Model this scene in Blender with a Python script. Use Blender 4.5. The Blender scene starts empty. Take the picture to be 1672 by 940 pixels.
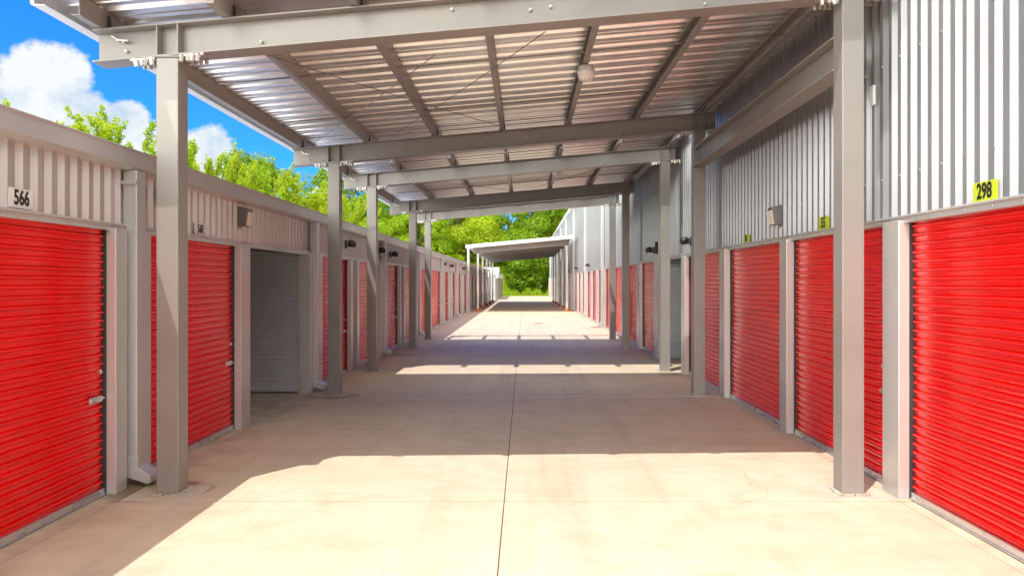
import bpy, math, random
from mathutils import Vector, Matrix
R = math.radians
scene = bpy.context.scene
C = scene.collection
rnd = random.Random(7)

# ------------------------------------------------------------------ camera
cam_d = bpy.data.cameras.new('camera'); cam = bpy.data.objects.new('camera', cam_d); C.objects.link(cam)
cam.location = (0, 0, 1.75); cam.rotation_euler = (R(90), 0, 0)
cam_d.sensor_width = 36; cam_d.lens = 1200/1672*36
cam_d.shift_x = -20/1672; cam_d.shift_y = -10/1672
cam_d.clip_start = 0.05; cam_d.clip_end = 2000
scene.camera = cam

# ------------------------------------------------------------------ light
SUN_D = Vector((0.30, 0.42, -1.0)).normalized()      # travel direction
EL = math.asin(-SUN_D.z)
to_sun = -SUN_D
AZ = math.atan2(to_sun.x, to_sun.y)                  # from +Y towards +X
world = bpy.data.worlds.new("World"); scene.world = world; world.use_nodes = True
wt = world.node_tree; wt.nodes.clear()
def wn(t): return wt.nodes.new(t)
wout = wn('ShaderNodeOutputWorld'); bg = wn('ShaderNodeBackground'); bg.inputs[1].default_value = 0.15
sky = wn('ShaderNodeTexSky'); sky.sky_type = 'NISHITA'; sky.sun_disc = False
sky.sun_elevation = EL; sky.sun_rotation = AZ; sky.air_density = 1.0; sky.dust_density = 0.4; sky.ozone_density = 2.0
hs = wn('ShaderNodeHueSaturation'); hs.inputs['Saturation'].default_value = 1.15; hs.inputs['Value'].default_value = 1.0
wt.links.new(sky.outputs[0], hs.inputs['Color'])
tint = wn('ShaderNodeMix'); tint.data_type = 'RGBA'; tint.blend_type = 'MULTIPLY'; tint.inputs[0].default_value = 1
tint.inputs[7].default_value = (0.08, 0.38, 0.85, 1)
wt.links.new(hs.outputs[0], tint.inputs[6])
tc = wn('ShaderNodeTexCoord')
def dirpx(px, py):
    v = Vector(((px-856)/1200, 1, (460-py)/1200)); return v.normalized()
blobs = [(15,185,.05),(85,150,.05),(140,185,.035),(50,250,.10),(150,250,.07),(205,195,.028),(200,250,.05),(235,225,.02),(-40,230,.08),(215,245,.045),(250,250,.03),
         (345,250,.036),(330,275,.03),(340,300,.05),(400,290,.03),(380,330,.05),(522,330,.022),(560,380,.05)]
def math_(op, a, b=None, clamp=False):
    n = wn('ShaderNodeMath'); n.operation = op; n.use_clamp = clamp
    for i, v in enumerate((a, b)):
        if v is None: continue
        if isinstance(v, (int, float)): n.inputs[i].default_value = v
        else: wt.links.new(v, n.inputs[i])
    return n.outputs[0]
field = None
for px, py, r in blobs:
    d = wn('ShaderNodeVectorMath'); d.operation = 'DISTANCE'
    wt.links.new(tc.outputs['Generated'], d.inputs[0]); d.inputs[1].default_value = dirpx(px, py)
    f = math_('SUBTRACT', 1.0, math_('DIVIDE', d.outputs['Value'], r))
    f = math_('MAXIMUM', f, -1.0)
    field = f if field is None else math_('MAXIMUM', field, f)
nz = wn('ShaderNodeTexNoise'); nz.inputs['Scale'].default_value = 16; nz.inputs['Detail'].default_value = 7; nz.inputs['Roughness'].default_value = .64
wt.links.new(tc.outputs['Generated'], nz.inputs['Vector'])
nb = wn('ShaderNodeTexNoise'); nb.inputs['Scale'].default_value = 2.6; nb.inputs['Detail'].default_value = 8; nb.inputs['Roughness'].default_value = .55
wt.links.new(tc.outputs['Generated'], nb.inputs['Vector'])
sep = wn('ShaderNodeSeparateXYZ'); wt.links.new(tc.outputs['Generated'], sep.inputs[0])
# unseen noise clouds, south and overhead, added to brighten the shade
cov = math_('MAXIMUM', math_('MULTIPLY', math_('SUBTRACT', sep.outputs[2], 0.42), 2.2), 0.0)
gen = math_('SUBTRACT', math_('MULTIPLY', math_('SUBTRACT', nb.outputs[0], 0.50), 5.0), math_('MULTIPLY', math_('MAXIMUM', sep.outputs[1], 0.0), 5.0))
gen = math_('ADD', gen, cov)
field2 = math_('MAXIMUM', math_('ADD', field, math_('MULTIPLY', math_('SUBTRACT', nz.outputs[0], 0.5), 1.5)), gen)
mask = math_('MULTIPLY', math_('ADD', field2, 0.02), 4.5, True)
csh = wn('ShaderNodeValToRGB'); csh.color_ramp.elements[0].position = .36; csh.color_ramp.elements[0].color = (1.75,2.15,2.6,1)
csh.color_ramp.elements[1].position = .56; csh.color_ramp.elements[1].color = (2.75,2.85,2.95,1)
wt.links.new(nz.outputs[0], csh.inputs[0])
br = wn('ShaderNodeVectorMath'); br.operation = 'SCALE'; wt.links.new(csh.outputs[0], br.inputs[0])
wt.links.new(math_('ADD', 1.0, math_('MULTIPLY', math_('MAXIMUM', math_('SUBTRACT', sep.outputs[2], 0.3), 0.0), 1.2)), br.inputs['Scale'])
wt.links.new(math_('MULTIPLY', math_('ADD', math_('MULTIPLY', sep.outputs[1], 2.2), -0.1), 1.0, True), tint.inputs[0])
south_fill = wn('ShaderNodeMix'); south_fill.data_type = 'RGBA'; south_fill.inputs[7].default_value = (24,23.4,21.5,1); wt.links.new(tint.outputs[2], south_fill.inputs[6])  # unseen southern sky raised far above the sky model, added as fill light
wt.links.new(math_('MULTIPLY', math_('SUBTRACT', 0.25, sep.outputs[1]), 1.2, True), south_fill.inputs[0])
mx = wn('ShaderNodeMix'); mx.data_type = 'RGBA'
wt.links.new(mask, mx.inputs[0]); wt.links.new(south_fill.outputs[2], mx.inputs[6]); wc = wn('ShaderNodeMix'); wc.data_type = 'RGBA'; wc.blend_type = 'MULTIPLY'; wc.inputs[7].default_value = (1.0,.96,.84,1); wt.links.new(br.outputs[0], wc.inputs[6])
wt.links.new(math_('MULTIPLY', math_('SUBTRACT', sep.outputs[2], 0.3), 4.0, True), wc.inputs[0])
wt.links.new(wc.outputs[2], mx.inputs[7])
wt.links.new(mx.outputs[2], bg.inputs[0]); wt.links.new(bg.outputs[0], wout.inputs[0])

sd = bpy.data.lights.new('sun', 'SUN'); sd.energy = 2.0; sd.angle = R(0.5); sd.color = (1.0, 0.93, 0.86)
sun = bpy.data.objects.new('sun', sd); C.objects.link(sun)
sun.rotation_euler = SUN_D.to_track_quat('-Z', 'Y').to_euler()
scene.view_settings.view_transform = 'Standard'; scene.view_settings.look = 'None'
scene.view_settings.gamma = 1; scene.view_settings.exposure = 1.2; scene.view_settings.use_curve_mapping = False
scene.render.engine = 'CYCLES'
scene.cycles.max_bounces = 10; scene.cycles.diffuse_bounces = 6; scene.cycles.glossy_bounces = 5
scene.cycles.transparent_max_bounces = 8

# ------------------------------------------------------------------ materials
class NT:
    def __init__(s, name):
        s.m = bpy.data.materials.new(name); s.m.use_nodes = True; s.t = s.m.node_tree
        s.b = s.t.nodes['Principled BSDF']; s.tc = s.t.nodes.new('ShaderNodeTexCoord')
    def n(s, t): return s.t.nodes.new(t)
    def l(s, a, b): s.t.links.new(a, b)
    def coord(s, scale=(1,1,1), out='Object', loc=(0,0,0)):
        mp = s.n('ShaderNodeMapping'); mp.inputs['Scale'].default_value = scale; mp.inputs['Location'].default_value = loc
        s.l(s.tc.outputs[out], mp.inputs[0]); return mp.outputs[0]
    def noise(s, vec, scale, detail=4, rough=.55, dist=0):
        k = s.n('ShaderNodeTexNoise'); k.inputs['Scale'].default_value = scale; k.inputs['Detail'].default_value = detail
        k.inputs['Roughness'].default_value = rough; k.inputs['Distortion'].default_value = dist
        s.l(vec, k.inputs['Vector']); return k.outputs[0]
    def ramp(s, fac, stops):
        r = s.n('ShaderNodeValToRGB'); e = r.color_ramp.elements
        while len(e) < len(stops): e.new(.5)
        for i, (p, c) in enumerate(stops):
            e[i].position = p; e[i].color = (*c, 1) if len(c) == 3 else c
        s.l(fac, r.inputs[0]); return r.outputs[0]
    def mix(s, fac, a, b, mode='MIX'):
        k = s.n('ShaderNodeMix'); k.data_type = 'RGBA'; k.blend_type = mode
        for i, v in ((0, fac), (6, a), (7, b)):
            if isinstance(v, (int, float)): k.inputs[i].default_value = v
            elif isinstance(v, tuple): k.inputs[i].default_value = (*v, 1)
            else: s.l(v, k.inputs[i])
        return k.outputs[2]
    def mth(s, op, a, b=None, clamp=False):
        k = s.n('ShaderNodeMath'); k.operation = op; k.use_clamp = clamp
        for i, v in enumerate((a, b)):
            if v is None: continue
            if isinstance(v, (int, float)): k.inputs[i].default_value = v
            else: s.l(v, k.inputs[i])
        return k.outputs[0]
    def bump(s, h, strength=.3, dist=.01, prev=None):
        k = s.n('ShaderNodeBump'); k.inputs['Strength'].default_value = strength; k.inputs['Distance'].default_value = dist
        s.l(h, k.inputs['Height'])
        if prev is not None: s.l(prev, k.inputs['Normal'])
        s.l(k.outputs[0], s.b.inputs['Normal']); return k.outputs[0]
    def set(s, **k):
        for a, v in k.items():
            a = {'color': 'Base Color', 'rough': 'Roughness', 'metal': 'Metallic', 'spec': 'Specular IOR Level'}.get(a, a)
            if isinstance(v, tuple): s.b.inputs[a].default_value = (*v, 1)
            elif isinstance(v, (int, float)): s.b.inputs[a].default_value = v
            else: s.l(v, s.b.inputs[a])
        return s.m

def paint(name, c1, c2, rough=.45, metal=0., scale=1.5, bump=.04, stretch=(1,1,1), grime=.0):
    t = NT(name); v = t.coord(stretch, 'Object')
    n1 = t.noise(v, scale, 5, .6); n2 = t.noise(v, scale*14, 3, .6)
    col = t.mix(t.ramp(n1, [(.35,(0,0,0)),(.65,(1,1,1))]), c1, c2)
    if grime:
        g = t.noise(t.coord((5,5,.5)), 1.6, 5, .65)
        col = t.mix(t.mth('MULTIPLY', t.ramp(g, [(.55,(0,0,0)),(.8,(1,1,1))]), grime), col, (.24,.19,.14))
    r = t.mth('ADD', t.mth('MULTIPLY', t.mth('SUBTRACT', n1, .5), .25), rough)
    t.set(color=col, rough=r, metal=metal)
    t.bump(n2, bump, .004)
    return t.m

M = {}
M['steel'] = paint('painted_steel', (.275,.263,.245), (.325,.31,.29), .42, .15, 1.2, .05, grime=.25)
M['web'] = M['steel']
M['trim'] = paint('light_trim', (.55,.54,.53), (.62,.61,.60), .33, .35, 1.0, .03, (1,1,.3), grime=.2)
M['siding'] = paint('ribbed_siding', (.58,.545,.50), (.65,.615,.57), .34, .55, 1.0, 0, (1,.3,1), grime=.1)
M['siding_r'] = paint('silver_siding', (.33,.34,.355), (.38,.39,.405), .36, .5, 1.0, 0, (1,.3,1))
M['alu'] = paint('aluminium', (.60,.61,.62), (.72,.72,.73), .3, .85, 8, .08)
M['inner'] = paint('inner_panel', (.58,.63,.67), (.64,.69,.73), .4, .35, 2, .03)
M['zinc'] = paint('zinc_bolt', (.50,.47,.42), (.66,.63,.58), .35, .6, 30, .1)
M['black'] = paint('black_housing', (.018,.018,.02), (.03,.03,.03), .4, 0, 6, .04)
M['dark'] = paint('dark_matte', (.03,.03,.032), (.05,.05,.05), .6, 0, 6, .04)  # also colours the painted gap shade at the door edges
M['bronze'] = paint('grey_housing', (.15,.15,.15), (.2,.2,.2), .4, .2, 6, .04)
M['plate_white'] = paint('white_plate', (.68,.66,.62), (.76,.74,.70), .4, 0, 6, .02)
M['plate_yellow'] = paint('lime_plate', (.50,.62,.02), (.58,.68,.03), .4, 0, 6, .02)
M['ink'] = paint('black_lettering', (.012,.012,.012), (.02,.02,.02), .5, 0, 6, .02)
M['orange'] = paint('orange_sleeve', (.65,.13,.02), (.72,.2,.04), .5, 0, 6, .1)
M['redsleeve'] = paint('red_sleeve', (.45,.03,.02), (.55,.06,.03), .5, 0, 6, .1)
M['cream'] = paint('cream_door', (.60,.42,.20), (.68,.50,.26), .5, 0, 2, .05)
M['white_metal'] = paint('white_metal', (.72,.73,.74), (.78,.79,.80), .4, .1, 2, .03)
M['cable'] = paint('steel_cable', (.20,.19,.17), (.30,.28,.26), .4, .6, 9, .1)
M['roofing'] = paint('roof_sheet', (.50,.52,.54), (.58,.60,.62), .4, .5, 1, .04)

# lens
t = NT('lamp_lens'); t.set(color=(.88,.80,.66), rough=.3); M['lens'] = t.m
t = NT('milky_globe'); t.set(color=(.95,.93,.90), rough=.35); t.b.inputs['Subsurface Weight'].default_value = .1; M['globe'] = t.m

# galvanised deck seen from below
t = NT('galvanised_deck')
v = t.coord((1.2, 7, 1)); n1 = t.noise(v, 1.2, 5, .65, .4); n2 = t.noise(t.coord((1, 2.2, 1)), 2.2, 3, .6, .3)
vor = t.n('ShaderNodeTexVoronoi'); vor.inputs['Scale'].default_value = 28; t.l(t.coord(), vor.inputs['Vector'])
col = t.mix(t.ramp(n1, [(.3,(0,0,0)),(.7,(1,1,1))]), (.76,.76,.75), (.90,.89,.87))
col = t.mix(.12, col, vor.outputs['Color'], 'OVERLAY')
t.set(color=col, rough=t.mth('ADD', t.mth('MULTIPLY', n1, .22), .22), metal=.88)
b1 = t.bump(n2, .35, .03); t.bump(n1, .10, .01, b1); M['deck'] = t.m

# red roller door
def redmat():
    t = NT('glossy_red_door')
    oi = t.n('ShaderNodeObjectInfo')
    off = t.n('ShaderNodeVectorMath'); off.operation = 'ADD'; t.l(t.tc.outputs['Object'], off.inputs[0])
    sc = t.n('ShaderNodeVectorMath'); sc.operation = 'SCALE'; sc.inputs[3].default_value = 40
    cb = t.n('ShaderNodeCombineXYZ'); t.l(oi.outputs['Random'], cb.inputs[0]); t.l(oi.outputs['Random'], cb.inputs[1]); t.l(oi.outputs['Random'], cb.inputs[2])
    t.l(cb.outputs[0], sc.inputs[0]); t.l(sc.outputs[0], off.inputs[1])
    mp = t.n('ShaderNodeMapping'); mp.inputs['Scale'].default_value = (1, .9, 12); t.l(off.outputs[0], mp.inputs[0])
    n1 = t.noise(mp.outputs[0], 1.3, 4, .6, .5)
    mp2 = t.n('ShaderNodeMapping'); mp2.inputs['Scale'].default_value = (1, 3.0, 5); t.l(off.outputs[0], mp2.inputs[0])
    n2 = t.noise(mp2.outputs[0], 1.0, 3, .5, .3)
    n3 = t.noise(mp2.outputs[0], 60, 2, .5)
    col = t.mix(t.ramp(n1, [(.3,(0,0,0)),(.72,(1,1,1))]), (.74,.002,.001), (.90,.004,.003))
    t.set(color=col, rough=t.mth('ADD', t.mth('MULTIPLY', n2, .2), .10), spec=.6)
    t.b.inputs['Coat Weight'].default_value = .15; t.b.inputs['Coat Roughness'].default_value = .08
    b = t.bump(n1, .12, .004); b = t.bump(n2, .35, .02, b)
    return t.m
M['red'] = redmat()

# concrete
def concrete(name, base_a, base_b, stains=()):
    t = NT(name)
    v = t.coord((1,1,1)); vs = t.coord((.55, 1.5, 1), loc=(3,1,0))
    big = t.noise(vs, .45, 6, .62, .6); med = t.noise(v, 2.3, 6, .66, .3); fine = t.noise(v, 60, 3, .7); grit = t.noise(v, 260, 2, .7)
    col = t.mix(t.ramp(big, [(.30,(0,0,0)),(.68,(1,1,1))]), base_a, base_b)
    col = t.mix(t.mth('MULTIPLY', t.ramp(med, [(.44,(0,0,0)),(.72,(1,1,1))]), .5), col, tuple(c*m for c, m in zip(base_a, (.82,.72,.60))))
    cl = t.noise(t.coord((.8,2.4,1), loc=(9,4,0)), .9, 7, .7, 1.2)
    col = t.mix(t.mth('MULTIPLY', t.ramp(cl, [(.54,(0,0,0)),(.61,(1,1,1)),(.70,(.2,.2,.2))]), .28), col, tuple(c*.66 for c in base_a))
    col = t.mix(t.mth('MULTIPLY', t.ramp(fine, [(.35,(0,0,0)),(.65,(1,1,1))]), .12), col, tuple(c*.8 for c in base_a))
    col = t.mix(t.mth('MULTIPLY', t.ramp(grit, [(.6,(0,0,0)),(.72,(1,1,1))]), .25), col, (.25,.20,.15))
    rough = .62
    if stains:
        # water and rust marks that lie beside the walls and downpipes
        acc = None; sp = t.n('ShaderNodeSeparateXYZ'); t.l(t.tc.outputs['Object'], sp.inputs[0])
        for x, y, rx, ry in stains:
            dx = t.mth('DIVIDE', t.mth('SUBTRACT', sp.outputs[0], x), rx); dy = t.mth('DIVIDE', t.mth('SUBTRACT', sp.outputs[1], y), ry)
            d = t.mth('SUBTRACT', 1.0, t.mth('ADD', t.mth('MULTIPLY', dx, dx), t.mth('MULTIPLY', dy, dy)))
            d = t.mth('MAXIMUM', d, -1.0); acc = d if acc is None else t.mth('MAXIMUM', acc, d)
        m = t.mth('MULTIPLY', t.mth('ADD', acc, t.mth('MULTIPLY', t.mth('SUBTRACT', med, .5), 2.4)), 2.2, True)
        col = t.mix(t.mth('MULTIPLY', m, .7), col, (.20,.135,.075))
        rough = t.mth('SUBTRACT', .62, t.mth('MULTIPLY', m, .3))
        # dirt along the two wall lines
        ax = t.mth('ABSOLUTE', sp.outputs[0])
        e = t.mth('MULTIPLY', t.mth('SUBTRACT', ax, 2.85), 1.7, True)
        e = t.mth('MULTIPLY', e, t.ramp(med, [(.35,(.2,.2,.2)),(.65,(1,1,1))]))
        col = t.mix(t.mth('MULTIPLY', e, .5), col, (.21,.17,.13))
    if stains:
        vn = t.n('ShaderNodeTexVoronoi'); vn.feature = 'DISTANCE_TO_EDGE'; vn.inputs['Scale'].default_value = .33
        dv = t.n('ShaderNodeVectorMath'); dv.operation = 'ADD'; nn = t.n('ShaderNodeTexNoise'); nn.inputs['Scale'].default_value = 1.6; nn.inputs['Detail'].default_value = 6
        t.l(t.coord(), nn.inputs['Vector']); t.l(t.coord(), dv.inputs[0]); t.l(nn.outputs['Color'], dv.inputs[1]); t.l(dv.outputs[0], vn.inputs['Vector'])
        ck = t.mth('MULTIPLY', t.ramp(vn.outputs['Distance'], [(.0,(1,1,1)),(.0022,(0,0,0))]), t.ramp(big, [(.52,(0,0,0)),(.58,(1,1,1))]))
        col = t.mix(t.mth('MULTIPLY', ck, .45), col, (.22,.17,.12))
        tyre = t.mth('MULTIPLY', t.ramp(t.noise(t.coord((1.6,.06,1), loc=(1,2,0)), 2.0, 3, .6), [(.52,(0,0,0)),(.66,(1,1,1))]), .16)
        col = t.mix(tyre, col, (.27,.22,.17))
    t.set(color=col, rough=rough, spec=.35)
    b = t.bump(fine, .10, .004); t.bump(med, .08, .01, b)
    return t.m
M['concrete'] = concrete('broom_finished_concrete', (.655,.55,.405), (.74,.635,.495),
    [(-3.1,6.15,.45,.35),(-2.9,11.3,.42,.28),(-3.0,17.6,.4,.4),(-3.0,23.5,.3,.4),(2.75,28.3,.3,.5),(2.75,14.0,.25,.3),(.6,31,.3,.4),(1.6,36,.3,.4)])
M['pad'] = concrete('pale_patch_concrete', (.60,.53,.43), (.68,.61,.51))
M['grout'] = concrete('white_grout', (.55,.50,.42), (.66,.61,.54))
M['soil'] = concrete('joint_filler', (.10,.08,.06), (.15,.12,.09))
M['unitfloor'] = M['concrete']

t = NT('grass_ground'); n1 = t.noise(t.coord(), .5, 6, .7); n2 = t.noise(t.coord(), 9, 3, .7)
t.set(color=t.mix(t.ramp(n1,[(.3,(0,0,0)),(.7,(1,1,1))]), (.075,.13,.018), (.14,.20,.025)), rough=.9); t.bump(n2, .6, .08); M['grass'] = t.m

def leafmat(name, a, b, tr):
    t = NT(name); geo = t.n('ShaderNodeNewGeometry')
    n1 = t.noise(t.coord(), .8, 3, .6)
    f = t.mth('ADD', t.mth('MULTIPLY', geo.outputs['Random Per Island'], .55), t.mth('MULTIPLY', n1, .5), True)
    col = t.mix(f, a, b)
    t.set(color=col, rough=.5, spec=.3)
    tl = t.n('ShaderNodeBsdfTranslucent'); t.l(t.mix(1.0, col, tr, 'MULTIPLY'), tl.inputs[0])
    ms = t.n('ShaderNodeMixShader'); ms.inputs[0].default_value = .45
    o = t.t.nodes['Material Output']; t.l(t.b.outputs[0], ms.inputs[1]); t.l(tl.outputs[0], ms.inputs[2]); t.l(ms.outputs[0], o.inputs[0])
    return t.m
M['leaf_lime'] = leafmat('lime_leaves', (.24,.36,.010), (.48,.56,.025), (1.6,1.5,.6))
M['leaf_deep'] = leafmat('deep_leaves', (.10,.21,.008), (.30,.44,.018), (1.5,1.5,.5))
M['leaf_mid'] = leafmat('mid_leaves', (.19,.32,.010), (.40,.54,.022), (1.6,1.5,.5))
M['bark'] = paint('bark', (.12,.09,.06), (.22,.17,.12), .9, 0, 6, .6, (1,1,.3))

# ------------------------------------------------------------------ helpers
ORG = {}
class MB:
    def __init__(s): s.v = []; s.f = []; s.mi = []
    def add(s, vs, fs, mi=0):
        o = len(s.v); s.v += [tuple(p) for p in vs]; s.f += [tuple(o+i for i in f) for f in fs]; s.mi += [mi]*len(fs)
    def box(s, x0, x1, y0, y1, z0, z1, mi=0, dz=None):
        # dz: function of x giving extra height (sloping members)
        g = dz or (lambda x: 0)
        vs = [(x, y, z+g(x)) for z in (z0, z1) for y in (y0, y1) for x in (x0, x1)]
        s.add(vs, [(0,2,3,1),(4,5,7,6),(0,1,5,4),(2,6,7,3),(0,4,6,2),(1,3,7,5)], mi)
    def ext(s, prof, axis, a, b, closed=True, caps=True, mi=0, fn=None, cuts=1):
        # prof: list of 2D pts; axis 'x' -> (a, p0, p1); 'y' -> (p0, a, p1); 'z' -> (p0, p1, a)
        def P(p, t):
            q = (t, p[0], p[1]) if axis == 'x' else (p[0], t, p[1]) if axis == 'y' else (p[0], p[1], t)
            return fn(q) if fn else q
        n = len(prof); vs = []
        for k in range(cuts+1):
            t_ = a + (b-a)*k/cuts; vs += [P(p, t_) for p in prof]
        fs = []
        for k in range(cuts):
            for i in range(n if closed else n-1):
                j = (i+1) % n; fs.append((k*n+i, k*n+j, (k+1)*n+j, (k+1)*n+i))
        if closed and caps: fs.append(tuple(range(n))[::-1]); fs.append(tuple(cuts*n+i for i in range(n)))
        s.add(vs, fs, mi)
    def tube(s, pts, r, n=8, mi=0, cap=True):
        rs = r if isinstance(r, (list, tuple)) else [r]*len(pts)
        pts = [Vector(p) for p in pts]; vs = []
        for i, p in enumerate(pts):
            d = (pts[min(i+1, len(pts)-1)] - pts[max(i-1, 0)]).normalized()
            u = d.orthogonal().normalized() if i == 0 else (u - d*u.dot(d)).normalized()
            w = d.cross(u)
            vs += [p + (u*math.cos(2*math.pi*k/n) + w*math.sin(2*math.pi*k/n))*rs[i] for k in range(n)]
        fs = [(i*n+k, i*n+(k+1) % n, (i+1)*n+(k+1) % n, (i+1)*n+k) for i in range(len(pts)-1) for k in range(n)]
        if cap: fs += [tuple(range(n))[::-1], tuple((len(pts)-1)*n+k for k in range(n))]
        s.add(vs, fs, mi)
    def lathe(s, prof, c, n=20, mi=0):
        vs = [(c[0]+r*math.cos(2*math.pi*k/n), c[1]+r*math.sin(2*math.pi*k/n), c[2]+z) for r, z in prof for k in range(n)]
        fs = [(i*n+k, i*n+(k+1) % n, (i+1)*n+(k+1) % n, (i+1)*n+k) for i in range(len(prof)-1) for k in range(n)]
        fs += [tuple(range(n))[::-1], tuple((len(prof)-1)*n+k for k in range(n))]
        s.add(vs, fs, mi)
    def build(s, name, mat, parent=None, bevel=0, smooth=False, loc=None, local=False):
        me = bpy.data.meshes.new(name)
        if parent is not None and not local: o = ORG.get(parent.name, Vector((0,0,0)))
        else: o = Vector((0,0,0))
        L = Vector(loc) if loc is not None else Vector((0,0,0))
        sh = o + L if not local else Vector((0,0,0))
        me.from_pydata([(p[0]-sh.x, p[1]-sh.y, p[2]-sh.z) for p in s.v], [], s.f)
        ms = mat if isinstance(mat, list) else [mat]
        for m in ms: me.materials.append(m)
        for i, p in enumerate(me.polygons):
            p.material_index = s.mi[i] if len(ms) > 1 else 0; p.use_smooth = smooth
        me.update()
        ob = bpy.data.objects.new(name, me); C.objects.link(ob)
        if parent is not None: ob.parent = parent
        ob.location = L; ORG[ob.name] = o + L
        if bevel:
            b = ob.modifiers.new('bevel', 'BEVEL'); b.width = bevel; b.segments = 2; b.limit_method = 'ANGLE'; b.angle_limit = R(40)
        return ob
def tag(o, label=None, cat=None, group=None, kind=None):
    if label: o['label'] = label
    if cat: o['category'] = cat
    if group: o['group'] = group
    if kind: o['kind'] = kind
    return o
def empty(name, loc, label, cat, group=None, rz=0):
    o = bpy.data.objects.new(name, None); C.objects.link(o); o.location = loc; o.rotation_euler = (0,0,rz)
    o.empty_display_size = .3; ORG[o.name] = Vector(loc)
    return tag(o, label, cat, group)
def kids(o): return [c for c in bpy.data.objects if c.parent == o]
def copy_tree(o, parent=None):
    c = o.copy(); C.objects.link(c); c.parent = parent
    if parent is None: ORG[c.name] = Vector(c.location)
    for ch in kids(o): copy_tree(ch, c)
    return c

# ------------------------------------------------------------------ ground
m = MB()
m.add([(-900,-500,-.16),(900,-500,-.16),(900,1300,-.16),(-900,1300,-.16)], [(0,1,2,3)])
tag(m.build('ground', M['grass']), kind='structure')
m = MB(); m.box(-12,12,-12,91.0,-.155,-.03)
tag(m.build('joint_base', M['soil']), kind='structure')
m = MB(); g = .005
xs = [-12,-3.26,-.16,3.0,12]; ys = [5.87+5.36*k for k in range(-3, 17)]; ys = [y for y in ys if y < 90] + [91.0]
for i in range(4):
    for j in range(len(ys)-1):
        m.box(xs[i]+g*.65, xs[i+1]-g*.65, ys[j]+g*2.2, ys[j+1]-g*2.2, -.03, 0)
tag(m.build('pavement', M['concrete'], bevel=.003), kind='structure')

# ------------------------------------------------------------------ building parts
PITCH = .0695
def slat_profile(z0, z1, sgn, x):
    pts = []; z = z0; n = int((z1-z0)/PITCH)+1
    for k in range(n):
        b = z0 + k*PITCH
        for u, d in ((0,-.009),(.025,.0),(.06,.001),(.30,.004),(.52,.005),(.57,.001),(.60,.002),(.66,.016),(.75,.023),(.85,.018),(.93,.004),(.965,-.006)):
            pts.append((x + sgn*d, b + u*PITCH))
    pts.append((x, z0+n*PITCH))
    return pts
def door(root, sgn, x, y0, y1, h, mat, seed):
    """rolling slat curtain of one unit; sgn: direction towards the aisle"""
    rr = random.Random(seed); m = MB()
    m.ext(slat_profile(.055, h, sgn, x), 'y', y0+.028, y1-.028, closed=False, cuts=7,
          fn=lambda q: (q[0] + sgn*.0035*math.sin(q[1]*3.1+q[2]*2.3+seed), q[1], q[2] + .003*math.sin(q[1]*2.2+seed*1.7+q[2]*5)))
    d = m.build('roll_up_door', mat, root, smooth=True)
    for ya, yb in ((y0, y0+.05), (y1-.05, y1)):
        m = MB(); m.box(*sorted((x-sgn*.03, x-sgn*.006)), ya, yb, .005, h+.01); m.build('track_shade', M['dark'], d)  # dark strip behind the curtain edge, painted in for shade at the track
    for ya, yb in ((y0+.001, y0+.012), (y1-.012, y1-.001)):
        m = MB(); m.box(*sorted((x-sgn*.004, x+sgn*.034)), ya, yb, .005, h+.01); m.build('guide_shade', M['dark'], d)  # dark strip on the jamb, stands for shade in the slat notches
    m = MB(); m.box(*sorted((x+sgn*.004, x+sgn*.028)), y0+.02, y1-.02, .012, .062)
    m.box(*sorted((x-sgn*.01, x+sgn*.040)), y0+.02, y1-.02, .008, .018)
    yl = y1-.35 if sgn > 0 else y0+.45
    m.box(*sorted((x+sgn*.028, x+sgn*.036)), yl-.1, yl+.1, .028, .05)
    m.build('bottom_bar', M['alu'], d, bevel=.002)
    # slide latch with its hasp
    yl = y1-.13 if sgn > 0 else y0+.13
    m = MB(); zl = .80
    m.box(*sorted((x+sgn*.018, x+sgn*.024)), yl-.09, yl+.09, zl-.024, zl+.024)
    m.box(*sorted((x+sgn*.024, x+sgn*.030)), yl-.03, yl+.11, zl-.008, zl+.010)
    m.box(*sorted((x+sgn*.024, x+sgn*.036)), yl-.075, yl-.055, zl-.014, zl+.016)
    m.build('latch', M['alu'], d, bevel=.0015)
    m = MB(); m.tube([(x+sgn*.005, yl+.06, zl+.22), (x+sgn*.028, yl+.06, zl+.22)], .02, 10); m.build('lock', M['alu'], d)
    return d
def corrug(x, sgn, y0, y1, z0, z1, ztop=None, pitch=.152, dep=.036):
    """vertical-ribbed sheet along y"""
    pts = []; y = y0
    while y < y1:
        for dy, d in ((0,0),(.046,0),(.076,dep),(.122,dep)):
            if y+dy <= y1: pts.append((x+sgn*d, y+dy))
        y += pitch
    pts.append((x, y1))
    m = MB(); m.ext(pts, 'z', z0, z1, closed=False); return m
def downpipe(root, x, sgn, y, ztop, w=.15):
    m = MB(); d = .12
    m.box(*sorted((x, x+sgn*d)), y, y+w, .22, ztop)
    p = m.build('downspout', M['trim'], root, bevel=.008)
    m = MB()   # elbow shoe
    a = x; prof = [(x+sgn*-.002,.26),(x+sgn*(d+.012),.26),(x+sgn*(d+.012),.17),(x+sgn*(d+.12),.10),(x+sgn*(d+.12),.04),(x+sgn*(d+.09),.03),(x+sgn*-.002,.10)]
    m.ext(prof, 'y', y-.012, y+w+.012)
    m.build('outlet_shoe', M['trim'], p, bevel=.006)
    for z in (ztop-.12,):
        m = MB(); m.box(*sorted((x-sgn*.003, x+sgn*(d+.004))), y-.03, y+w+.03, z, z+.03)
        m.build('strap', M['trim'], p, bevel=.002)

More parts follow.
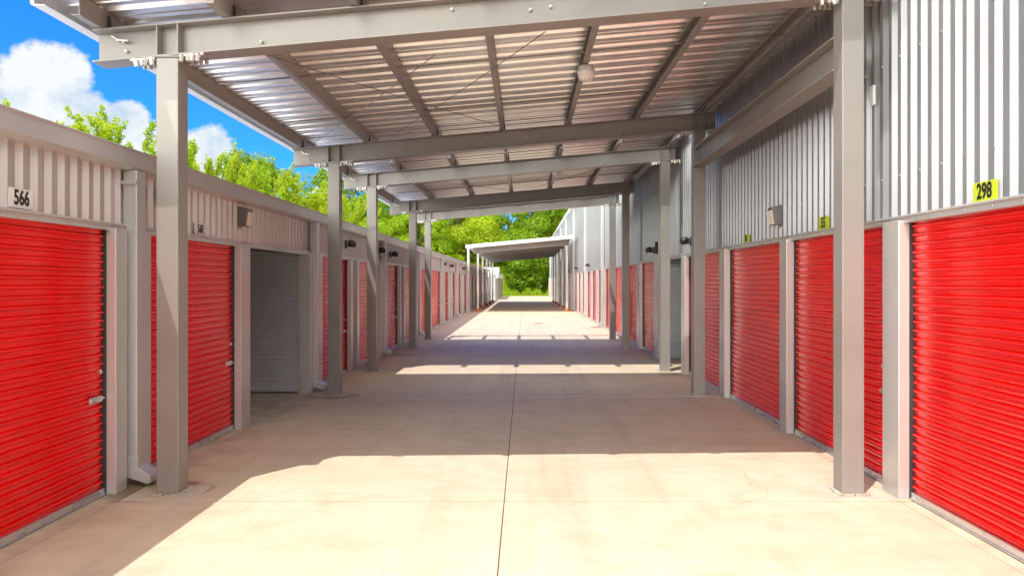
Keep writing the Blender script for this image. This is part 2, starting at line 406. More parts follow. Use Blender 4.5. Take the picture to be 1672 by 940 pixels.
# ------------------------------------------------------------------ left building
XL = -3.46
lb = empty('storage_building', (-6.5, 32, 0), 'low storage building on the left with beige ribbed fascia panels and red roll-up doors', 'storage building')
L_doors = [(-4.9,-2.8),(-2.2,-.2),(.2,2.0),(2.2,3.75),(4.02,6.05),(6.62,8.72),('open',9.02,11.55),(12.25,14.27),(14.97,17.3),(18.05,19.9),(20.76,23.1),(23.75,25.9),
           (26.7,29.85),(31.0,32.95),(34.5,36.2),(37.7,39.4),(41.1,43.2),(43.9,45.8),(47.0,49.0),(50.2,52.3),(53.5,55.6),(56.8,58.9),(60.1,62.2),(63.4,65.5),(66.5,68.5)]
HL = 2.175
prev = -6.0; piers = []
for k, d in enumerate(L_doors):
    op = d[0] == 'open'; y0, y1 = (d[1], d[2]) if op else d
    piers.append((prev, y0)); prev = y1
    if not op:
        door(lb, 1, XL-.012, y0, y1, HL, M['red'], k)
piers.append((prev, 70.0))
for a, b in piers:
    # jamb post beside each door, narrow posts with flat infill where two doors are far apart
    m = MB()
    if b-a < .36:
        m.box(XL-.10, XL+.10, a, b, 0, HL+.02)
    else:
        m.box(XL-.10, XL+.10, a, a+.17, 0, HL+.02); m.box(XL-.10, XL+.10, b-.17, b, 0, HL+.02)
        m.box(XL-.08, XL+.015, a+.17, b-.17, 0, HL+.02)
    m.build('jamb', M['trim'], lb, bevel=.006)
m = MB(); m.box(XL-.05, XL+.055, -6, 70, HL, HL+.055); m.box(XL-.05, XL+.075, -6, 70, HL+.045, HL+.062)
m.build('door_header', M['trim'], lb, bevel=.003)
pp = [-6, .4, 6.27, 11.72, 17.5, 23.35, 30.2, 36.7, 43.4, 49.5, 56.1, 62.7, 69.85]
for a, b in zip(pp[:-1], pp[1:]):
    corrug(XL-.01, 1, a+.0, b, HL+.062, 2.72).build('fascia_panel', M['siding'], lb)
for y in pp[1:-1]:
    downpipe(lb, XL+.035, 1, y, 2.70)
m = MB()
m.ext([(XL-.10,2.70),(XL+.10,2.70),(XL+.13,2.73),(XL+.135,2.86),(XL+.15,2.865),(XL+.15,2.875),(XL+.0,2.905),(XL-.2,2.91)], 'y', -6, 70)
m.build('gutter', M['trim'], lb, bevel=.004)
m = MB(); m.ext([(XL-.15,2.87),(XL-.15,2.80),(-9.6,3.25),(-9.6,3.33)], 'y', -6, 70)
m.build('roof', M['roofing'], lb)
m = MB(); m.box(-9.6,-9.5,-6,70,0,3.2); m.box(-9.5,XL-.12,-6,-5.9,0,2.8); m.box(-9.5,XL-.12,69.9,70,0,2.8)
m.build('wall', M['siding'], lb)
m = MB(); y = 3.9
while y < 16:
    m.box(XL+.054, XL+.060, y, y+.012, HL+.02, HL+.032); y += .305
tag(m.build('screws', M['alu'], lb), kind='stuff')
# the open unit's inside
def hcorr_y(x0, x1, y, h, sgn):   # sheet standing across, facing -sgn*y
    pts = []; z = .02
    while z < h:
        pts += [(y, z), (y+sgn*.004, z+.02), (y-sgn*.018, z+.032), (y-sgn*.018, z+.048), (y, z+.058)]; z += .0695
    m = MB(); m.ext(pts, 'x', x0, x1, closed=False); return m
hcorr_y(-9.4, XL-.10, 11.60, 2.75, 1).build('partition', M['inner'], lb)
m = MB(); m.box(-9.4, XL-.10, 8.82, 8.86, 0, 2.75); m.build('partition', M['inner'], lb)
m = MB(); m.box(XL-.5, XL-.12, 9.0, 11.55, 2.2, 2.62); m.build('door_coil', M['dark'], lb, bevel=.08)

# ------------------------------------------------------------------ right building
XR = 3.12
rb = empty('storage_building', (9, 42, 0), 'tall storage building on the right with silver ribbed walls above red roll-up doors', 'storage building')
R_doors = [(-4.8,-2.5),(-2.1,.2),(.6,2.9),(3.35,5.93),(6.2,8.47),(8.70,11.09),(11.38,13.87),('open',14.15,16.65),(17.15,19.3),(19.75,22.0),(22.9,25.2),(25.6,27.8),(28.35,30.4),(31.0,33.1),
           (33.6,35.8),(36.7,38.8),(39.6,41.6),(42.4,44.5),(45.3,47.4),(48.2,50.3),(51.1,53.2),(54,56.1),(56.9,59),(59.8,61.9)]
cream_R = [(64.5,67),(68,70.5),(71.5,74),(75,77.5),(78.5,81),(82,84.5),(85.5,88)]
HR = 2.225; prev = -6.0; piers = []
for k, d in enumerate(R_doors + cream_R):
    op = d[0] == 'open'; y0, y1 = (d[1], d[2]) if op else d
    piers.append((prev, y0)); prev = y1
    if not op: door(rb, -1, XR+.02, y0, y1, HR, M['cream'] if y0 > 64 else M['red'], k+50)
piers.append((prev, 91.0))
for a, b in piers:
    m = MB()
    if b-a < .46: m.box(XR-.10, XR+.10, a, b, 0, HR+.02)
    else:
        m.box(XR-.10, XR+.10, a, a+.19, 0, HR+.02); m.box(XR-.10, XR+.10, b-.19, b, 0, HR+.02)
        m.box(XR-.015, XR+.08, a+.19, b-.19, 0, HR+.02)
    m.build('jamb', M['trim'], rb, bevel=.006)
m = MB(); m.box(XR-.055, XR+.05, -6, 91, HR, HR+.055); m.box(XR-.075, XR+.05, -6, 91, HR+.045, HR+.062)
m.build('door_header', M['trim'], rb, bevel=.003)
pp = [-6, .2, 5.2, 12.1, 14.9, 22.0, 28.4, 36.4, 44.9, 53, 61, 69, 77, 85, 91]
for a, b in zip(pp[:-1], pp[1:]):
    corrug(XR+.01, -1, a, b, HR+.062, 6.42).build('wall_panel', M['siding_r'], rb)
for y in pp[5:-1]:
    downpipe(rb, XR-.035, -1, y, 6.3)
m = MB(); y = 3.9
while y < 16:
    m.box(XR-.060, XR-.054, y, y+.012, HR+.02, HR+.032)
    for z in (2.62, 3.6, 4.6): m.box(XR-.036, XR-.0255, y+.02, y+.032, z, z+.012)
    y += .304
tag(m.build('screws', M['alu'], rb), kind='stuff')
m = MB(); m.ext([(XR+.1,6.40),(XR-.14,6.40),(XR-.17,6.45),(XR-.17,6.60),(XR+.1,6.64)], 'y', -6, 91)
m.build('gutter', M['white_metal'], rb, bevel=.005)
m = MB(); m.ext([(XR+.05,6.63),(XR+.05,6.52),(15,7.6),(15,7.7)], 'y', -6, 91); m.build('roof', M['roofing'], rb)
m = MB(); m.box(15,15.1,-6,91,0,7.6); m.box(XR+.12,15,-6,-5.9,0,6.5); m.box(XR+.05,15,90.9,91,0,6.5); m.build('wall', M['siding_r'], rb)
hcorr_y(XR+.10, 9, 16.70, 2.9, 1).build('partition', M['inner'], rb)
m = MB(); m.box(XR+.10, 9, 13.95, 13.99, 0, 2.9); m.box(9, 9.04, 13.95, 16.7, 0, 2.9); m.box(XR+.1, 9, 13.95, 16.7, 2.9, 2.94); m.build('partition', M['inner'], rb)

# far building at the left end of the drive
fb = empty('storage_building', (-5.0, 80, 0), 'small far storage building with cream doors beyond the second canopy on the left', 'storage building')
prev = 71.5
for k in range(6):
    a = 72.2 + k*2.75; door(fb, 1, -2.66, a, a+2.2, 2.1, M['cream'], 200+k)
for k in range(7):
    a = 71.5 + k*2.75; m = MB(); m.box(-2.80,-2.60, a+.35, a+.60, 0, 2.1); m.build('jamb', M['trim'], fb, bevel=.01)
m = MB(); m.box(-2.9,-2.52,71.4,88.7,2.1,2.62); m.build('fascia_panel', M['white_metal'], fb, bevel=.01)
m = MB(); m.box(-9,-2.9,71.4,88.7,2.5,2.6); m.box(-9,-8.9,71.4,88.7,0,2.5); m.box(-8.9,-2.8,71.4,71.48,0,2.5); m.box(-8.9,-2.8,88.6,88.7,0,2.5); m.build('wall', M['white_metal'], fb)
m = MB(); m.box(-7.5,-2.95,86.0,88.6,2.62,3.45); m.build('parapet_box', M['white_metal'], fb, bevel=.01)

# ------------------------------------------------------------------ canopy
cy = empty('steel_canopy', (0, 14, 0), 'long steel canopy over the drive with galvanised roof sheets and beige girders', 'canopy')
SL = .088
bz = lambda x: SL*(x+2.95)           # extra height at x
COLS = [(6.12,-2.93,2.70),(11.48,-2.956,2.717),(14.38,-2.97,2.75),(19.27,-2.92,2.66),(22.3,-2.92,2.68)]
ENDS = [(-3.54,3.0),(-3.6,2.98),(-3.53,2.96),(-3.53,2.9),(-3.35,2.88)]
BB, BT = 3.60, 3.87
def ibeam_y(m, y, x0, x1, zb, zt, w=.20, tf=.014, tw=.012):
    m.box(x0, x1, y-w/2, y+w/2, zb, zb+tf, dz=bz); m.box(x0, x1, y-w/2, y+w/2, zt-tf, zt, dz=bz)
    m.box(x0+.004, x1-.004, y-tw/2, y+tw/2, zb+tf, zt-tf, dz=bz)
for (Y, xl, xr), (e0, e1) in zip(COLS, ENDS):
    m = MB(); ibeam_y(m, Y, e0, e1, BB-(.045 if Y == 19.27 else 0), BT)
    for xc in (xl, xr):
        for dx in (-.085, .085):
            m.box(xc+dx-.006, xc+dx+.006, Y-.095, Y+.095, BB+.014, BT-.014, dz=bz)
    beam = m.build('girder', M['steel'], cy, bevel=.002)
    # bolts through the web
    m = MB()
    bl = [(e0+.22,.17),(e0+.24,.09),(e0+.17,.19),(xl+.75,.07),(-.6,.2),(.05,.14),(.22,.15),(1.5,.06),(e1-.1,.1)]
    for bx, bh in bl:
        z = BB+bh+bz(bx); m = MB(); m.tube([(bx, Y-.006, z), (bx, Y-.034, z), (bx, Y-.035, z), (bx, Y-.05, z)], [.013,.013,.007,.007], 6)
        m.build('bolt', M['zinc'], beam)
    m = MB(); z = BB+.19+bz(e0+.13)
    m.tube([(e0+.12,Y-.02,z+.04),(e0+.18,Y-.04,z),(e0+.27,Y-.05,z-.01)], .012, 6)
    m.build('eye_bolt', M['zinc'], beam)
    for sx, xc in ((-1, xl), (1, xr)):
        ztop = BB + bz(xc) - .012 - (.045 if Y == 19.27 else 0)
        m = MB(); m.box(xc-.09, xc+.09, Y-.09, Y+.09, .012, ztop)
        col = m.build('column', M['steel'], cy, bevel=.006, loc=(xc, Y-14, 0))
        m = MB(); m.box(xc-.115, xc+.115, Y-.105, Y+.105, ztop, ztop+.0115)
        m.build('cap_plate', M['steel'], col, bevel=.002)
        # clamp cluster each side of the column head
        q = random.Random(int(Y*10)+sx)
        for s2 in (-1, 1):
            m = MB()
            for i in range(4):
                bx = xc + s2*(.125+.045*i); z = BB + bz(bx)
                yy = Y - .085 + .012*q.uniform(-1,1)
                m.tube([(bx, yy, z-.004), (bx+q.uniform(-.02,.02), yy-q.uniform(0,.02), z-.05-q.uniform(0,.02))], [.020,.017], 6)
                m.tube([(bx, yy+.15, z-.004), (bx, yy+.15, z-.045)], .017, 6)
            m.box(*sorted((xc+s2*.10, xc+s2*.30)), Y-.099, Y-.045, BB-.016, BB-.003, dz=bz)
            m.build('clamp', M['zinc'], col)
        m = MB(); m.box(xc-.12, xc+.12, Y-.12, Y+.12, .004, .014); m.build('base_plate', M['grout'], col, bevel=.006)
m = MB()
for i, (Y, xl, xr) in enumerate(COLS):
    for a, b in ((xl-.30, xl+.26), (xr-.29, xr+.28)):
        m.box(a, b, Y-.235, Y+.20, -.02, .004)
tag(m.build('pavement_patches', M['pad'], bevel=.002), kind='structure')

# purlins (C sections lying across the girders)
PX = [-3.46, -2.42, -1.36, -.31, .72, 1.78, 2.84]
PH = .165; Y0D, Y1D = 5.70, 20.7
for i, x in enumerate(PX):
    z = BT + bz(x); s = 1 if x < .3 else -1; w = .065; tk = .006
    s = -1
    prof = [(x,z+.001),(x+s*w,z+.001),(x+s*w,z+.018),(x+s*(w-tk),z+.018),(x+s*(w-tk),z+.001+tk),(x+s*tk,z+.001+tk),(x+s*tk,z+PH-tk),(x+s*(w-tk),z+PH-tk),(x+s*(w-tk),z+PH-.018),(x+s*w,z+PH-.018),(x+s*w,z+PH),(x,z+PH)]
    pus = []
    for a_, b_ in ((Y0D+.02, 12.30), (13.42, 22.5)):
        m = MB(); m.ext(prof, 'y', a_, b_); pus.append(m.build('purlin', M['steel'], cy))
    for (Y, a, b) in COLS:   # cleats
        m = MB()
        m.add([(x-.10,Y-.02,z+.002),(x+.02,Y-.02,z+.002),(x+.006,Y-.02,z+.13),(x-.10,Y+.02,z+.002),(x+.02,Y+.02,z+.002),(x+.006,Y+.02,z+.13)],
              [(0,1,2),(5,4,3),(0,3,4,1),(1,4,5,2),(0,2,5,3)])
        m.build('cleat', M['dark'], pus[0 if Y < 13 else 1])
# ribbed roof sheets
def deck(y0, y1):
    pts = []; y = y0
    while y < y1-.3:
        pts += [(y,0),(y+.030,.046),(y+.072,.046),(y+.102,0),(y+.19,0),(y+.20,.008),(y+.225,.008),(y+.235,0)]
        y += .305
    pts.append((y1,0))
    m = MB(); m.ext([(p[0], BT+PH+.004+p[1]) for p in pts], 'x', -3.70, 3.128, closed=False, cuts=6, fn=lambda q: (q[0], q[1], q[2]+bz(q[0])))
    return m.build('roof_sheet', M['deck'], cy)
deck(Y0D, 12.30); deck(13.75, Y1D)  # unseen gap between the sheets, shaped to let a sunlit band onto the pavement
# eave trim and gutter on the low side
m = MB(); z = BT+PH+bz(-3.7)
m.ext([(-3.68,z+.05),(-3.80,z+.045),(-3.82,z+.03),(-3.82,z-.07),(-3.80,z-.085),(-3.70,z-.085),(-3.70,z-.078),(-3.79,z-.072),(-3.795,z+.02),(-3.68,z+.03)], 'y', Y0D-.02, 12.33)
m.build('eave_gutter', M['white_metal'], cy, bevel=.002)
m2 = MB(); m2.v = [(x, (13.40 if y < 6 else 20.75), z) for x, y, z in m.v]; m2.f = m.f; m2.mi = m.mi
m2.build('eave_gutter', M['white_metal'], cy, bevel=.002)
m = MB(); z = BT+PH+bz(-3.7); m.box(-3.82,-3.22,5.36,5.66,z-.01,z+.06); m.box(-3.85,-3.19,5.33,5.69,z+.06,z+.075)  # unseen block added at the eave to shade a stray sunlit wedge
m.build('sun_blocker', M['white_metal'], cy, bevel=.004)
# longitudinal girder in the first bay
m = MB(); xg = 2.70
for a, b in ((6.21, 11.385),):
    m.box(xg-.10, xg+.10, a, b, 3.53, 3.545); m.box(xg-.10, xg+.10, a, b, 3.80, 3.815); m.box(xg-.007, xg+.007, a, b, 3.545, 3.80)
m.build('bracing_girder', M['steel'], cy, bevel=.002)
# tie rods under the roof
def sag(a, b, dz=.03, n=6):
    a = Vector(a); b = Vector(b); return [a.lerp(b, i/n) - Vector((0,0,dz*math.sin(math.pi*i/n))) for i in range(n+1)]
zz = lambda x, d=.03: BT + d + bz(x)
for Y in (7.95, 9.9, 16.4, 17.9):
    m = MB(); m.tube([(x, Y, zz(x,.05)) for x in (-3.3,-1,1,2.85)], .009, 5); m.build('tie_rod', M['cable'], cy)
for a, b, Ya, Yb in ((-2.75,-.3,6.3,11.3),(-.9,-3.2,7.4,11.2),(.2,-1.9,7.0,11.0),(2.5,.2,14.5,19),(-2.7,-.3,14.5,19.1)):
    m = MB(); m.tube(sag((a,Ya,zz(a,-.02)), (b,Yb,zz(b,.02)), .02), .005, 5); m.build('brace_cable', M['cable'], cy)

# second canopy
c2 = empty('steel_canopy', (0, 53, 0), 'far pale steel canopy with white roof edge on two rows of slim posts', 'canopy')
bz2 = lambda x: .092*(x+3.3)
m = MB(); m.box(-3.32, 2.78, 42, 64, 3.72, 3.80, dz=bz2); m.box(-3.35,2.80,41.97,42.05,3.66,3.86,dz=bz2); m.build('roof', M['white_metal'], c2)
for k in range(5):
    Y = 43.5+k*5.05
    m = MB(); m.box(-3.0, 2.66, Y-.06, Y+.06, 3.38, 3.715, dz=bz2); m.build('girder', M['steel'], c2)
    for x in (-2.74, 2.52):
        m = MB(); m.box(x-.06, x+.06, Y-.06, Y+.06, 0, 3.44+bz2(x)); p = m.build('column', M['trim'], c2, bevel=.008)
        m = MB(); m.tube([(x,Y,.005),(x,Y,.18)], [.11,.09], 10)
        m.build('base_sleeve', M['orange'] if k in (0,1) else M['redsleeve'], p)
m = MB(); m.box(-3.27,-3.15,42.1,42.22,0,3.66); m.build('column', M['trim'], c2)
for x in (-3.0,-1.6,-.2,1.2,2.5):
    m = MB(); m.box(x-.03, x+.03, 42.1, 63.9, 3.70+.001+bz2(x)-.03, 3.715+bz2(x)); m.build('purlin', M['trim'], c2)

# ------------------------------------------------------------------ wall lamps
def wall_pack(x, y, z, sgn, label, group=None):
    e = empty('wall_lamp', (x, y, z), label, 'wall lamp', 'box-shaped wall lamps')
    w = .09; s = sgn*.62
    m = MB(); prof = [(x,z-.115),(x+s*.15,z-.115),(x+s*.19,z+.075),(x+s*.19,z+.10),(x,z+.125)]
    m.ext(prof, 'y', y-w, y+w); hs_ = m.build('housing', M['bronze'], e, bevel=.008)
    # lens lies on the sloping front, slightly proud
    m = MB(); a = Vector((x+s*.1521, 0, z-.105)); b = Vector((x+s*.1870, 0, z+.061)); nrm = Vector((sgn*.19, 0, -.06)).normalized()*.007
    pts = [(a.x,a.z),(b.x,b.z),(b.x+nrm.x,b.z+nrm.z),(a.x+nrm.x,a.z+nrm.z)]
    m.ext(pts, 'y', y-w+.018, y+w-.018); m.build('lens', M['lens'], e)
    m = MB(); m.tube([(x+s*.05,y,z-.115),(x+s*.05,y,z-.135)], .016, 8); m.build('sensor', M['lens'], e)
    return e
def flood(x, y, z, sgn, label):
    e = empty('wall_lamp', (x, y, z), label, 'wall lamp', 'black flood lamps on the walls')
    s = sgn*.62
    m = MB(); m.box(*sorted((x, x+s*.05)), y-.035, y+.035, z-.08, z+.08); m.build('back_box', M['black'], e, bevel=.005)
    m = MB(); m.tube([(x+s*.05,y,z-.03),(x+s*.10,y,z-.04),(x+s*.14,y,z-.01)], .014, 8); m.build('arm', M['black'], e)
    m = MB(); m.tube([(x+s*.08,y,z+.03),(x+s*.12,y,z+.025),(x+s*.19,y,z+.01),(x+s*.26,y,z-.005),(x+s*.31,y,z-.015),(x+s*.33,y,z-.02)], [.035,.06,.074,.07,.048,.02], 14)
    m.build('head', M['black'], e, smooth=True)
    m = MB(); m.tube([(x+s*.19,y-.01,z-.060),(x+s*.23,y-.01,z-.072)], [.036,.03], 12); m.build('lens', M['lens'], e)
    return e
LW, RW = XL+.028, XR-.028
wall_pack(LW, 8.9, 2.53, 1, 'grey box-shaped wall lamp with cream lens above the open unit on the low left building')
wall_pack(RW, 8.9, 2.55, -1, 'grey box-shaped wall lamp with cream lens high on the silver ribbed right wall')
flood(LW, 6.93, 2.55, 1, 'black lamp on the left fascia half hidden behind the nearest left column')
flood(LW, 14.1, 2.47, 1, 'black flood lamp on left fascia between second and third left columns')
flood(LW, 17.1, 2.47, 1, 'small black lamp on left fascia just right of the third left column')
flood(LW, 18.8, 2.45, 1, 'black round lamp on left fascia between third and fourth left columns')
flood(RW, 13.6, 2.50, -1, 'large black flood lamp above the open unit on the right wall')
flood(RW, 17.5, 2.50, -1, 'black flood lamp next to a small upright box on the silver right wall')
m = MB(); m.box(RW-.06, RW, 17.0, 17.09, 2.40, 2.68); tag(m.build('junction_box', M['black'], bevel=.006), 'small upright black box on right wall beside a black flood lamp', 'electrical box')
for y, s in ((30.5,'nearest of three tiny black lamps on the far left fascia beyond the columns'),(33.8,'middle one of three tiny black lamps on the far left fascia'),(40.6,'farthest of three tiny black lamps on the left fascia, before the second canopy')): flood(LW, y, 2.48, 1, s)
for y, s in ((34.7,'nearest of three tiny black lamps on the far pale right wall'),(42.5,'middle one of three tiny black lamps on the far pale right wall'),(50.5,'farthest tiny black lamp on the right wall, behind the second canopy post')): flood(RW, y, 2.53, -1, s)
m = MB(); m.box(RW-.03, RW, 6.45, 6.52, 3.30, 3.48); tag(m.build('junction_box', M['white_metal'], bevel=.01), 'small pale box on the ribbed right wall behind the nearest right column', 'electrical box')

# signs
def sign(x, y, z, sgn, w, h, txt, mat, label, tilt=0, size=None, back=True):
    e = empty('number_sign', (x, y, z), label, 'number sign', 'unit number signs')
    m = MB(); m.box(*sorted((x, x+sgn*.012)), y-w/2, y+w/2, z-h/2, z+h/2); m.build('plate', mat, e, bevel=.002)
    cu = bpy.data.curves.new('number', 'FONT'); cu.body = txt; cu.size = size or h*.86; cu.align_x = 'CENTER'; cu.align_y = 'CENTER'
    cu.extrude = .001; cu.offset = .0055*(cu.size/.2); cu.resolution_u = 4
    tmp = bpy.data.objects.new('tmp_text', cu); C.objects.link(tmp)
    bpy.context.view_layer.update()
    me = bpy.data.meshes.new_from_object(tmp); bpy.data.objects.remove(tmp)
    for v in me.vertices:
        vx, vy, vz = v.co.x*.74, v.co.y, v.co.z
        v.co = (sgn*(.014+vz), (vx if sgn > 0 else -vx), vy)
    me.materials.clear(); me.materials.append(M['ink'])
    o = bpy.data.objects.new('number', me); C.objects.link(o); o.parent = e
    return e
SX = XL+.028
sign(SX, 5.00, 2.315, 1, .235, .135, '566', M['plate_white'], 'white plate with black number 566 above the nearest left red door', size=.14)
sign(SX, 7.76, 2.305, 1, .24, .125, '568', M['plate_white'], 'white plate with black number 568 beside the nearest left column', size=.12)
sign(XR-.028, 4.92, 2.355, -1, .25, .135, '298', M['plate_yellow'], 'lime yellow plate with black number 298 above the nearest right red door', size=.145)
sign(XR-.028, 7.57, 2.355, -1, .235, .135, '55', M['plate_yellow'], 'lime yellow plate with black number 55 just left of the nearest right column', size=.145)
sign(XR-.028, 10.2, 2.345, -1, .25, .12, '86', M['plate_yellow'], 'small yellow plate above the third right red door below the box lamp', size=.13)

# ceiling globes
def globe(x, y, label, sc=1):
    z = BT + bz(x) - .0
    e = empty('ceiling_lamp', (x, y, z), label, 'ceiling lamp', 'globe lamps under the canopy')
    m = MB(); m.lathe([(.055,0),(.085,-.012),(.095,-.05),(.098,-.075)], (x,y,z), 18); m.build('housing', M['white_metal'], e, smooth=True)
    m = MB(); m.lathe([(.098,-.076),(.10,-.09),(.094,-.135),(.07,-.165),(.03,-.178)], (x,y,z), 18); m.build('globe', M['globe'], e, smooth=True)
    m = MB(); m.lathe([(.102,-.070),(.106,-.078),(.102,-.088)], (x,y,z), 18)
    for a in range(4):
        an = a*math.pi/2+.4; c_, s_ = math.cos(an), math.sin(an)
        m.tube([(x+c_*.104,y+s_*.104,z-.08),(x+c_*.102,y+s_*.102,z-.13),(x+c_*.07,y+s_*.07,z-.172),(x,y,z-.188)], .004, 5)
    m.build('guard', M['white_metal'], e)
globe(.70, 8.3, 'white globe lamp with wire guard under the roof of the nearest bay')
globe(.70, 15.9, 'small white globe lamp under the roof between the third and fourth girders')

# ------------------------------------------------------------------ vegetation
def leaf(m, c, n, s, rr):
    n = n.normalized(); u = n.orthogonal().normalized(); a = rr.uniform(0, 6.28)
    w = n.cross(u); u2 = u*math.cos(a)+w*math.sin(a); w2 = n.cross(u2)
    m.add([c-u2*s, c-w2*s*.45+n*s*.1, c+u2*s, c+w2*s*.45+n*s*.1], [(0,1,2,3)])
def rv(rr):
    while True:
        v = Vector((rr.uniform(-1,1), rr.uniform(-1,1), rr.uniform(-1,1)))
        if .05 < v.length < 1: return v
def airy_tree(seed, h, mat, spread=1.6, shoots=16):
    """small tree with open upright shoots"""
    rr = random.Random(seed); root = empty('leafy_tree', (0,0,0), 'x', 'tree')
    tr = MB(); lf = MB()
    tr.tube([(0,0,-.16),(.05,0,h*.2),(.0,.08,h*.42),(.1,.1,h*.62)], [.13,.10,.08,.05], 8)
    def shoot(p, d, L, r, depth):
        n = 6; pts = [p]
        q = p.copy(); dd = d.normalized()
        for i in range(n):
            dd = (dd + rv(rr)*.14 + Vector((0,0,.09))).normalized(); q = q + dd*L/n; pts.append(q.copy())
        tr.tube(pts, [r*(1-.85*i/n) for i in range(n+1)], 5, cap=False)
        for i in range(1, n+1):
            if depth < 2:
                for k in range(2 if depth == 0 else 1):
                    if rr.random() < .85:
                        side = rv(rr); side.z = abs(side.z)*.5; shoot(pts[i], dd*.9+side.normalized()*.95, L*rr.uniform(.28,.45), r*.5, depth+1)
            if depth >= 1:
                for k in range(10 if depth == 2 else 7):
                    c = pts[i-1].lerp(pts[i], rr.random()) + rv(rr)*.11
                    leaf(lf, c, rv(rr)+Vector((0,0,.5)), rr.uniform(.045,.085), rr)
    for k in range(shoots):
        an = rr.uniform(0,6.28); z = h*rr.uniform(.30,.62)
        d = Vector((math.cos(an)*rr.uniform(.1,.7), math.sin(an)*rr.uniform(.1,.7), 1))
        L = (h-z)*rr.uniform(.7,1.0)/max(d.normalized().z,.6)*.92
        shoot(Vector((0,0,z))+Vector((math.cos(an),math.sin(an),0))*.1, d, L, .045, 0)
    tr.build('trunk', M['bark'], root, smooth=True, local=True); lf.build('crown', mat, root, local=True)
    return root
def bushy_tree(seed, h, r, mat, n=7000, ls=.2, name='broadleaf_tree', zlow=.12):
    """dense tree: leaf clumps spread over many limb ends"""
    rr = random.Random(seed); root = empty(name, (0,0,0), 'x', 'tree'); tr = MB(); lf = MB()
    tr.tube([(0,0,-.16),(.1,.1,h*.3),(0,.2,h*.6),(.2,.1,h*.85)], [.26,.2,.13,.05], 8)
    clumps = []
    for k in range(46):
        an = rr.uniform(0,6.28); z = h*rr.uniform(zlow,.97); u = (z/h - zlow)/(1-zlow)
        rad = r*math.sin(math.pi*min(1, max(.0, .14+.80*u)))**.6*rr.uniform(.35,1.05)
        c = Vector((math.cos(an)*rad, math.sin(an)*rad, z)); clumps.append((c, rr.uniform(.45,1.05)*r*.36))
        b = Vector((0,0,max(.3,z-rad*.7)));
        tr.tube([b, b.lerp(c,.5)+rv(rr)*.3, c], [.08,.05,.02], 5, cap=False)
    per = n//len(clumps)
    for c, s in clumps:
        for i in range(per):
            v = rv(rr); v = v.normalized()*(v.length**.4)
            p = c + Vector((v.x*s*1.15, v.y*s*1.15, v.z*s*.72 - abs(v.x*v.y)*s*.3)) + rv(rr)*.12
            leaf(lf, p, v+Vector((0,0,.7))+rv(rr)*.6, ls*rr.uniform(.6,1.25), rr)
    tr.build('trunk', M['bark'], root, smooth=True, local=True); lf.build('crown', mat, root, local=True)
    return root
airs = [airy_tree(3, 6.1, M['leaf_lime'], shoots=7), airy_tree(11, 6.3, M['leaf_lime'], shoots=8), airy_tree(23, 6.3, M['leaf_mid'], shoots=7)]
spots = [(-13.2,21.2,0,.97,0,'lime green sapling tree with open top, farthest left above the fascia'),
         (-13.2,25.6,2,1.0,1.,'upright green tree directly left of the nearest left column'),
         (-13.0,29.2,0,.97,2.,'slim lime tree directly right of the nearest left column'),
         (-13.2,33.6,1,1.02,.5,'yellow green tree in front of the small cloud midway between first and second left columns'),
         (-13.5,37.2,2,1.02,3,'green tree with a twiggy upright top, second one left of the second left column'),
         (-13.0,41.8,1,1.06,4,'bright lime tree directly left of the second left column'),
         (-13.4,47,0,1.05,5,'lime tree behind the fascia, directly behind the second left column'),
         (-13.5,54,1,1.05,1.4,'lime tree between the second and third left columns'),]
used = set()
for x, y, k, s, rz, lab in spots:
    o = airs[k] if k not in used else copy_tree(airs[k]); used.add(k)
    o.location = (x, y, 0); o.rotation_euler.z = rz; o.scale = (s,s,s); tag(o, lab, 'tree', 'small trees behind the left building')
# low green growth below the shoots behind the left building
bt = [bushy_tree(101, 14, 5.4, M['leaf_mid'], 17000, .22), bushy_tree(102, 17, 6.0, M['leaf_deep'], 19000, .23), bushy_tree(103, 12, 5.0, M['leaf_lime'], 17000, .21)]
used = set(); q = random.Random(5)
far = []
for i in range(9): far.append((-16-q.uniform(0,4), 60+i*6.5+q.uniform(-2,2), i % 3, .52+.035*i))
row = [(-44,108),(-38,112),(-33,104),(-28,112),(-24,103),(-19,110),(-14.5,103),(-10,111),(-6.5,103),(-2.5,106),(1.5,102.5),(5.5,106),(9.5,103),(13,109),(17,104)]
for i, (x, y) in enumerate(row): far.append((x, y, i % 3, q.uniform(.92,1.12)))
for i in range(9): far.append((-48+i*9+q.uniform(-2,2), 122+q.uniform(-3,3), (i+1) % 3, q.uniform(1.15,1.35)))
for x, y, k, s in far:
    o = bt[k] if k not in used else copy_tree(bt[k]); used.add(k)
    o.location = (x, y, 0); o.rotation_euler.z = q.uniform(0,6.28); o.scale = (s,s,s*q.uniform(.95,1.05))
    kind = ('mid green broadleaf', 'dark green tall', 'lime green bushy')[k]
    if y < 100: pos = 'tree showing above the left gutter past the third column'
    elif y > 116: pos = 'tree in the back row of the woods'
    elif x < -26: pos = 'tree above the far left roof, in front row of the woods'
    elif x < -9: pos = 'tree above the low end of the far canopy'
    elif x < 6: pos = 'tree closing the end of the drive under the far canopy'
    else: pos = 'tree by the far end of the right building'
    tag(o, kind+' '+pos, 'tree', 'trees in the woods beyond the drive')
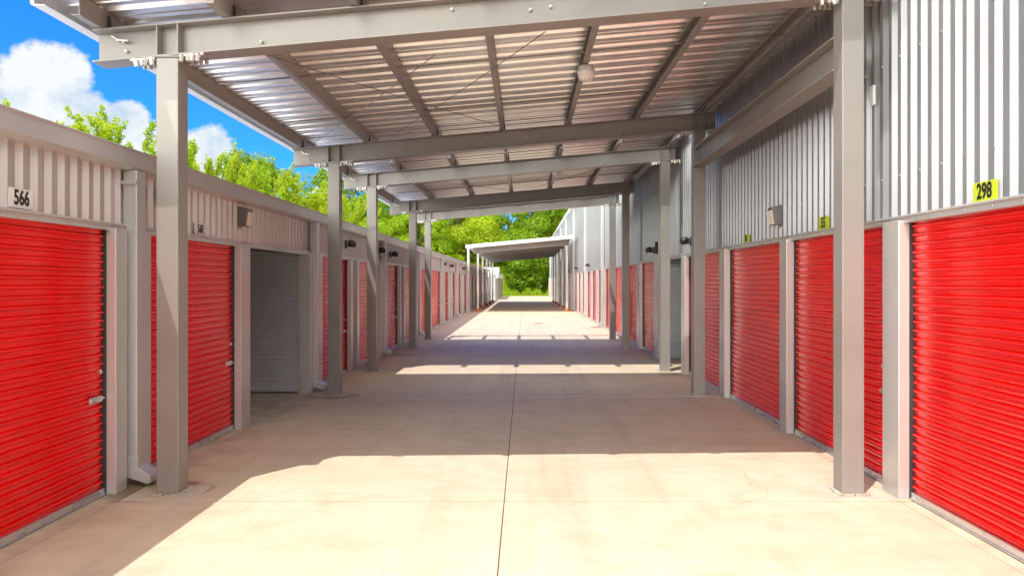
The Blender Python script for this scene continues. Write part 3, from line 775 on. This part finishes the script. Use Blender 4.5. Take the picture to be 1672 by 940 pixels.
# undergrowth at the foot of the woods
rr = random.Random(77); m = MB()
for i in range(26000):
    x = rr.uniform(-14, 14); d = rr.random(); y = 96.5 + d*7; z = rr.random()**1.2*(.35+d*2.6)*(0.8+.4*math.sin(x*1.7)+.25*math.sin(x*4.1))-.1
    leaf(m, Vector((x,y,z)), rv(rr)+Vector((0,-.4,.6)), rr.uniform(.10,.2), rr)
tag(m.build('undergrowth', M['leaf_mid']), 'lime green undergrowth at the foot of the woods', 'undergrowth', kind='stuff')
m = MB()
for i in range(9000):
    x = rr.uniform(-8, 8); y = 91.0 + rr.random()*6; h = rr.uniform(.06,.22); a = rr.uniform(0,3.14); c_, s_ = math.cos(a)*.03, math.sin(a)*.03
    m.add([(x-c_,y-s_,-.16),(x+c_,y+s_,-.16),(x+rr.uniform(-.05,.05),y+rr.uniform(-.05,.05),h)], [(0,1,2)])
tag(m.build('grass', M['leaf_lime']), 'strip of bright grass between the concrete and the woods', 'grass', kind='stuff')
m = MB()
for i in range(30000):
    x = rr.uniform(-75, 45); y = 134+rr.random()*8; z = rr.random()*(15+2*math.sin(x*.35)+1.5*math.sin(x*.9+1))
    leaf(m, Vector((x,y,z)), rv(rr)+Vector((0,-.5,.5)), rr.uniform(.35,.6), rr)
tag(m.build('woods', M['leaf_deep']), 'far wood filling the gaps behind the tree line', 'woods', kind='stuff')
m = MB()
for Y, xl, xr in COLS:
    for xc in (xl, xr):
        for i in range(70):
            side = rr.choice((-1,1)); x = xc+rr.uniform(-.16,.16); y = Y-.13-abs(rr.gauss(0,.03)) if rr.random() < .6 else Y+rr.uniform(-.15,.15)
            if abs(x-xc) < .1 and abs(y-Y) < .1: x = xc+side*(.10+rr.random()*.05)
            leaf(m, Vector((x,y,.018+rr.random()*.01)), rv(rr)*.6+Vector((0,0,1)), rr.uniform(.004,.013), rr)
tag(m.build('debris', M['bark']), 'dry leaf crumbs and dirt around the column bases', 'debris', kind='stuff')
# moss and dirt by the first downpipe
m = MB()
for i in range(700):
    x = -3.22+rr.gauss(0,.05); y = 6.42+rr.gauss(0,.10); leaf(m, Vector((x,y,.006+rr.random()*.012)), rv(rr)+Vector((0,0,1)), rr.uniform(.004,.009), rr)
tag(m.build('moss', M['leaf_deep']), 'green moss under the outlet of the nearest downspout', 'moss', kind='stuff')
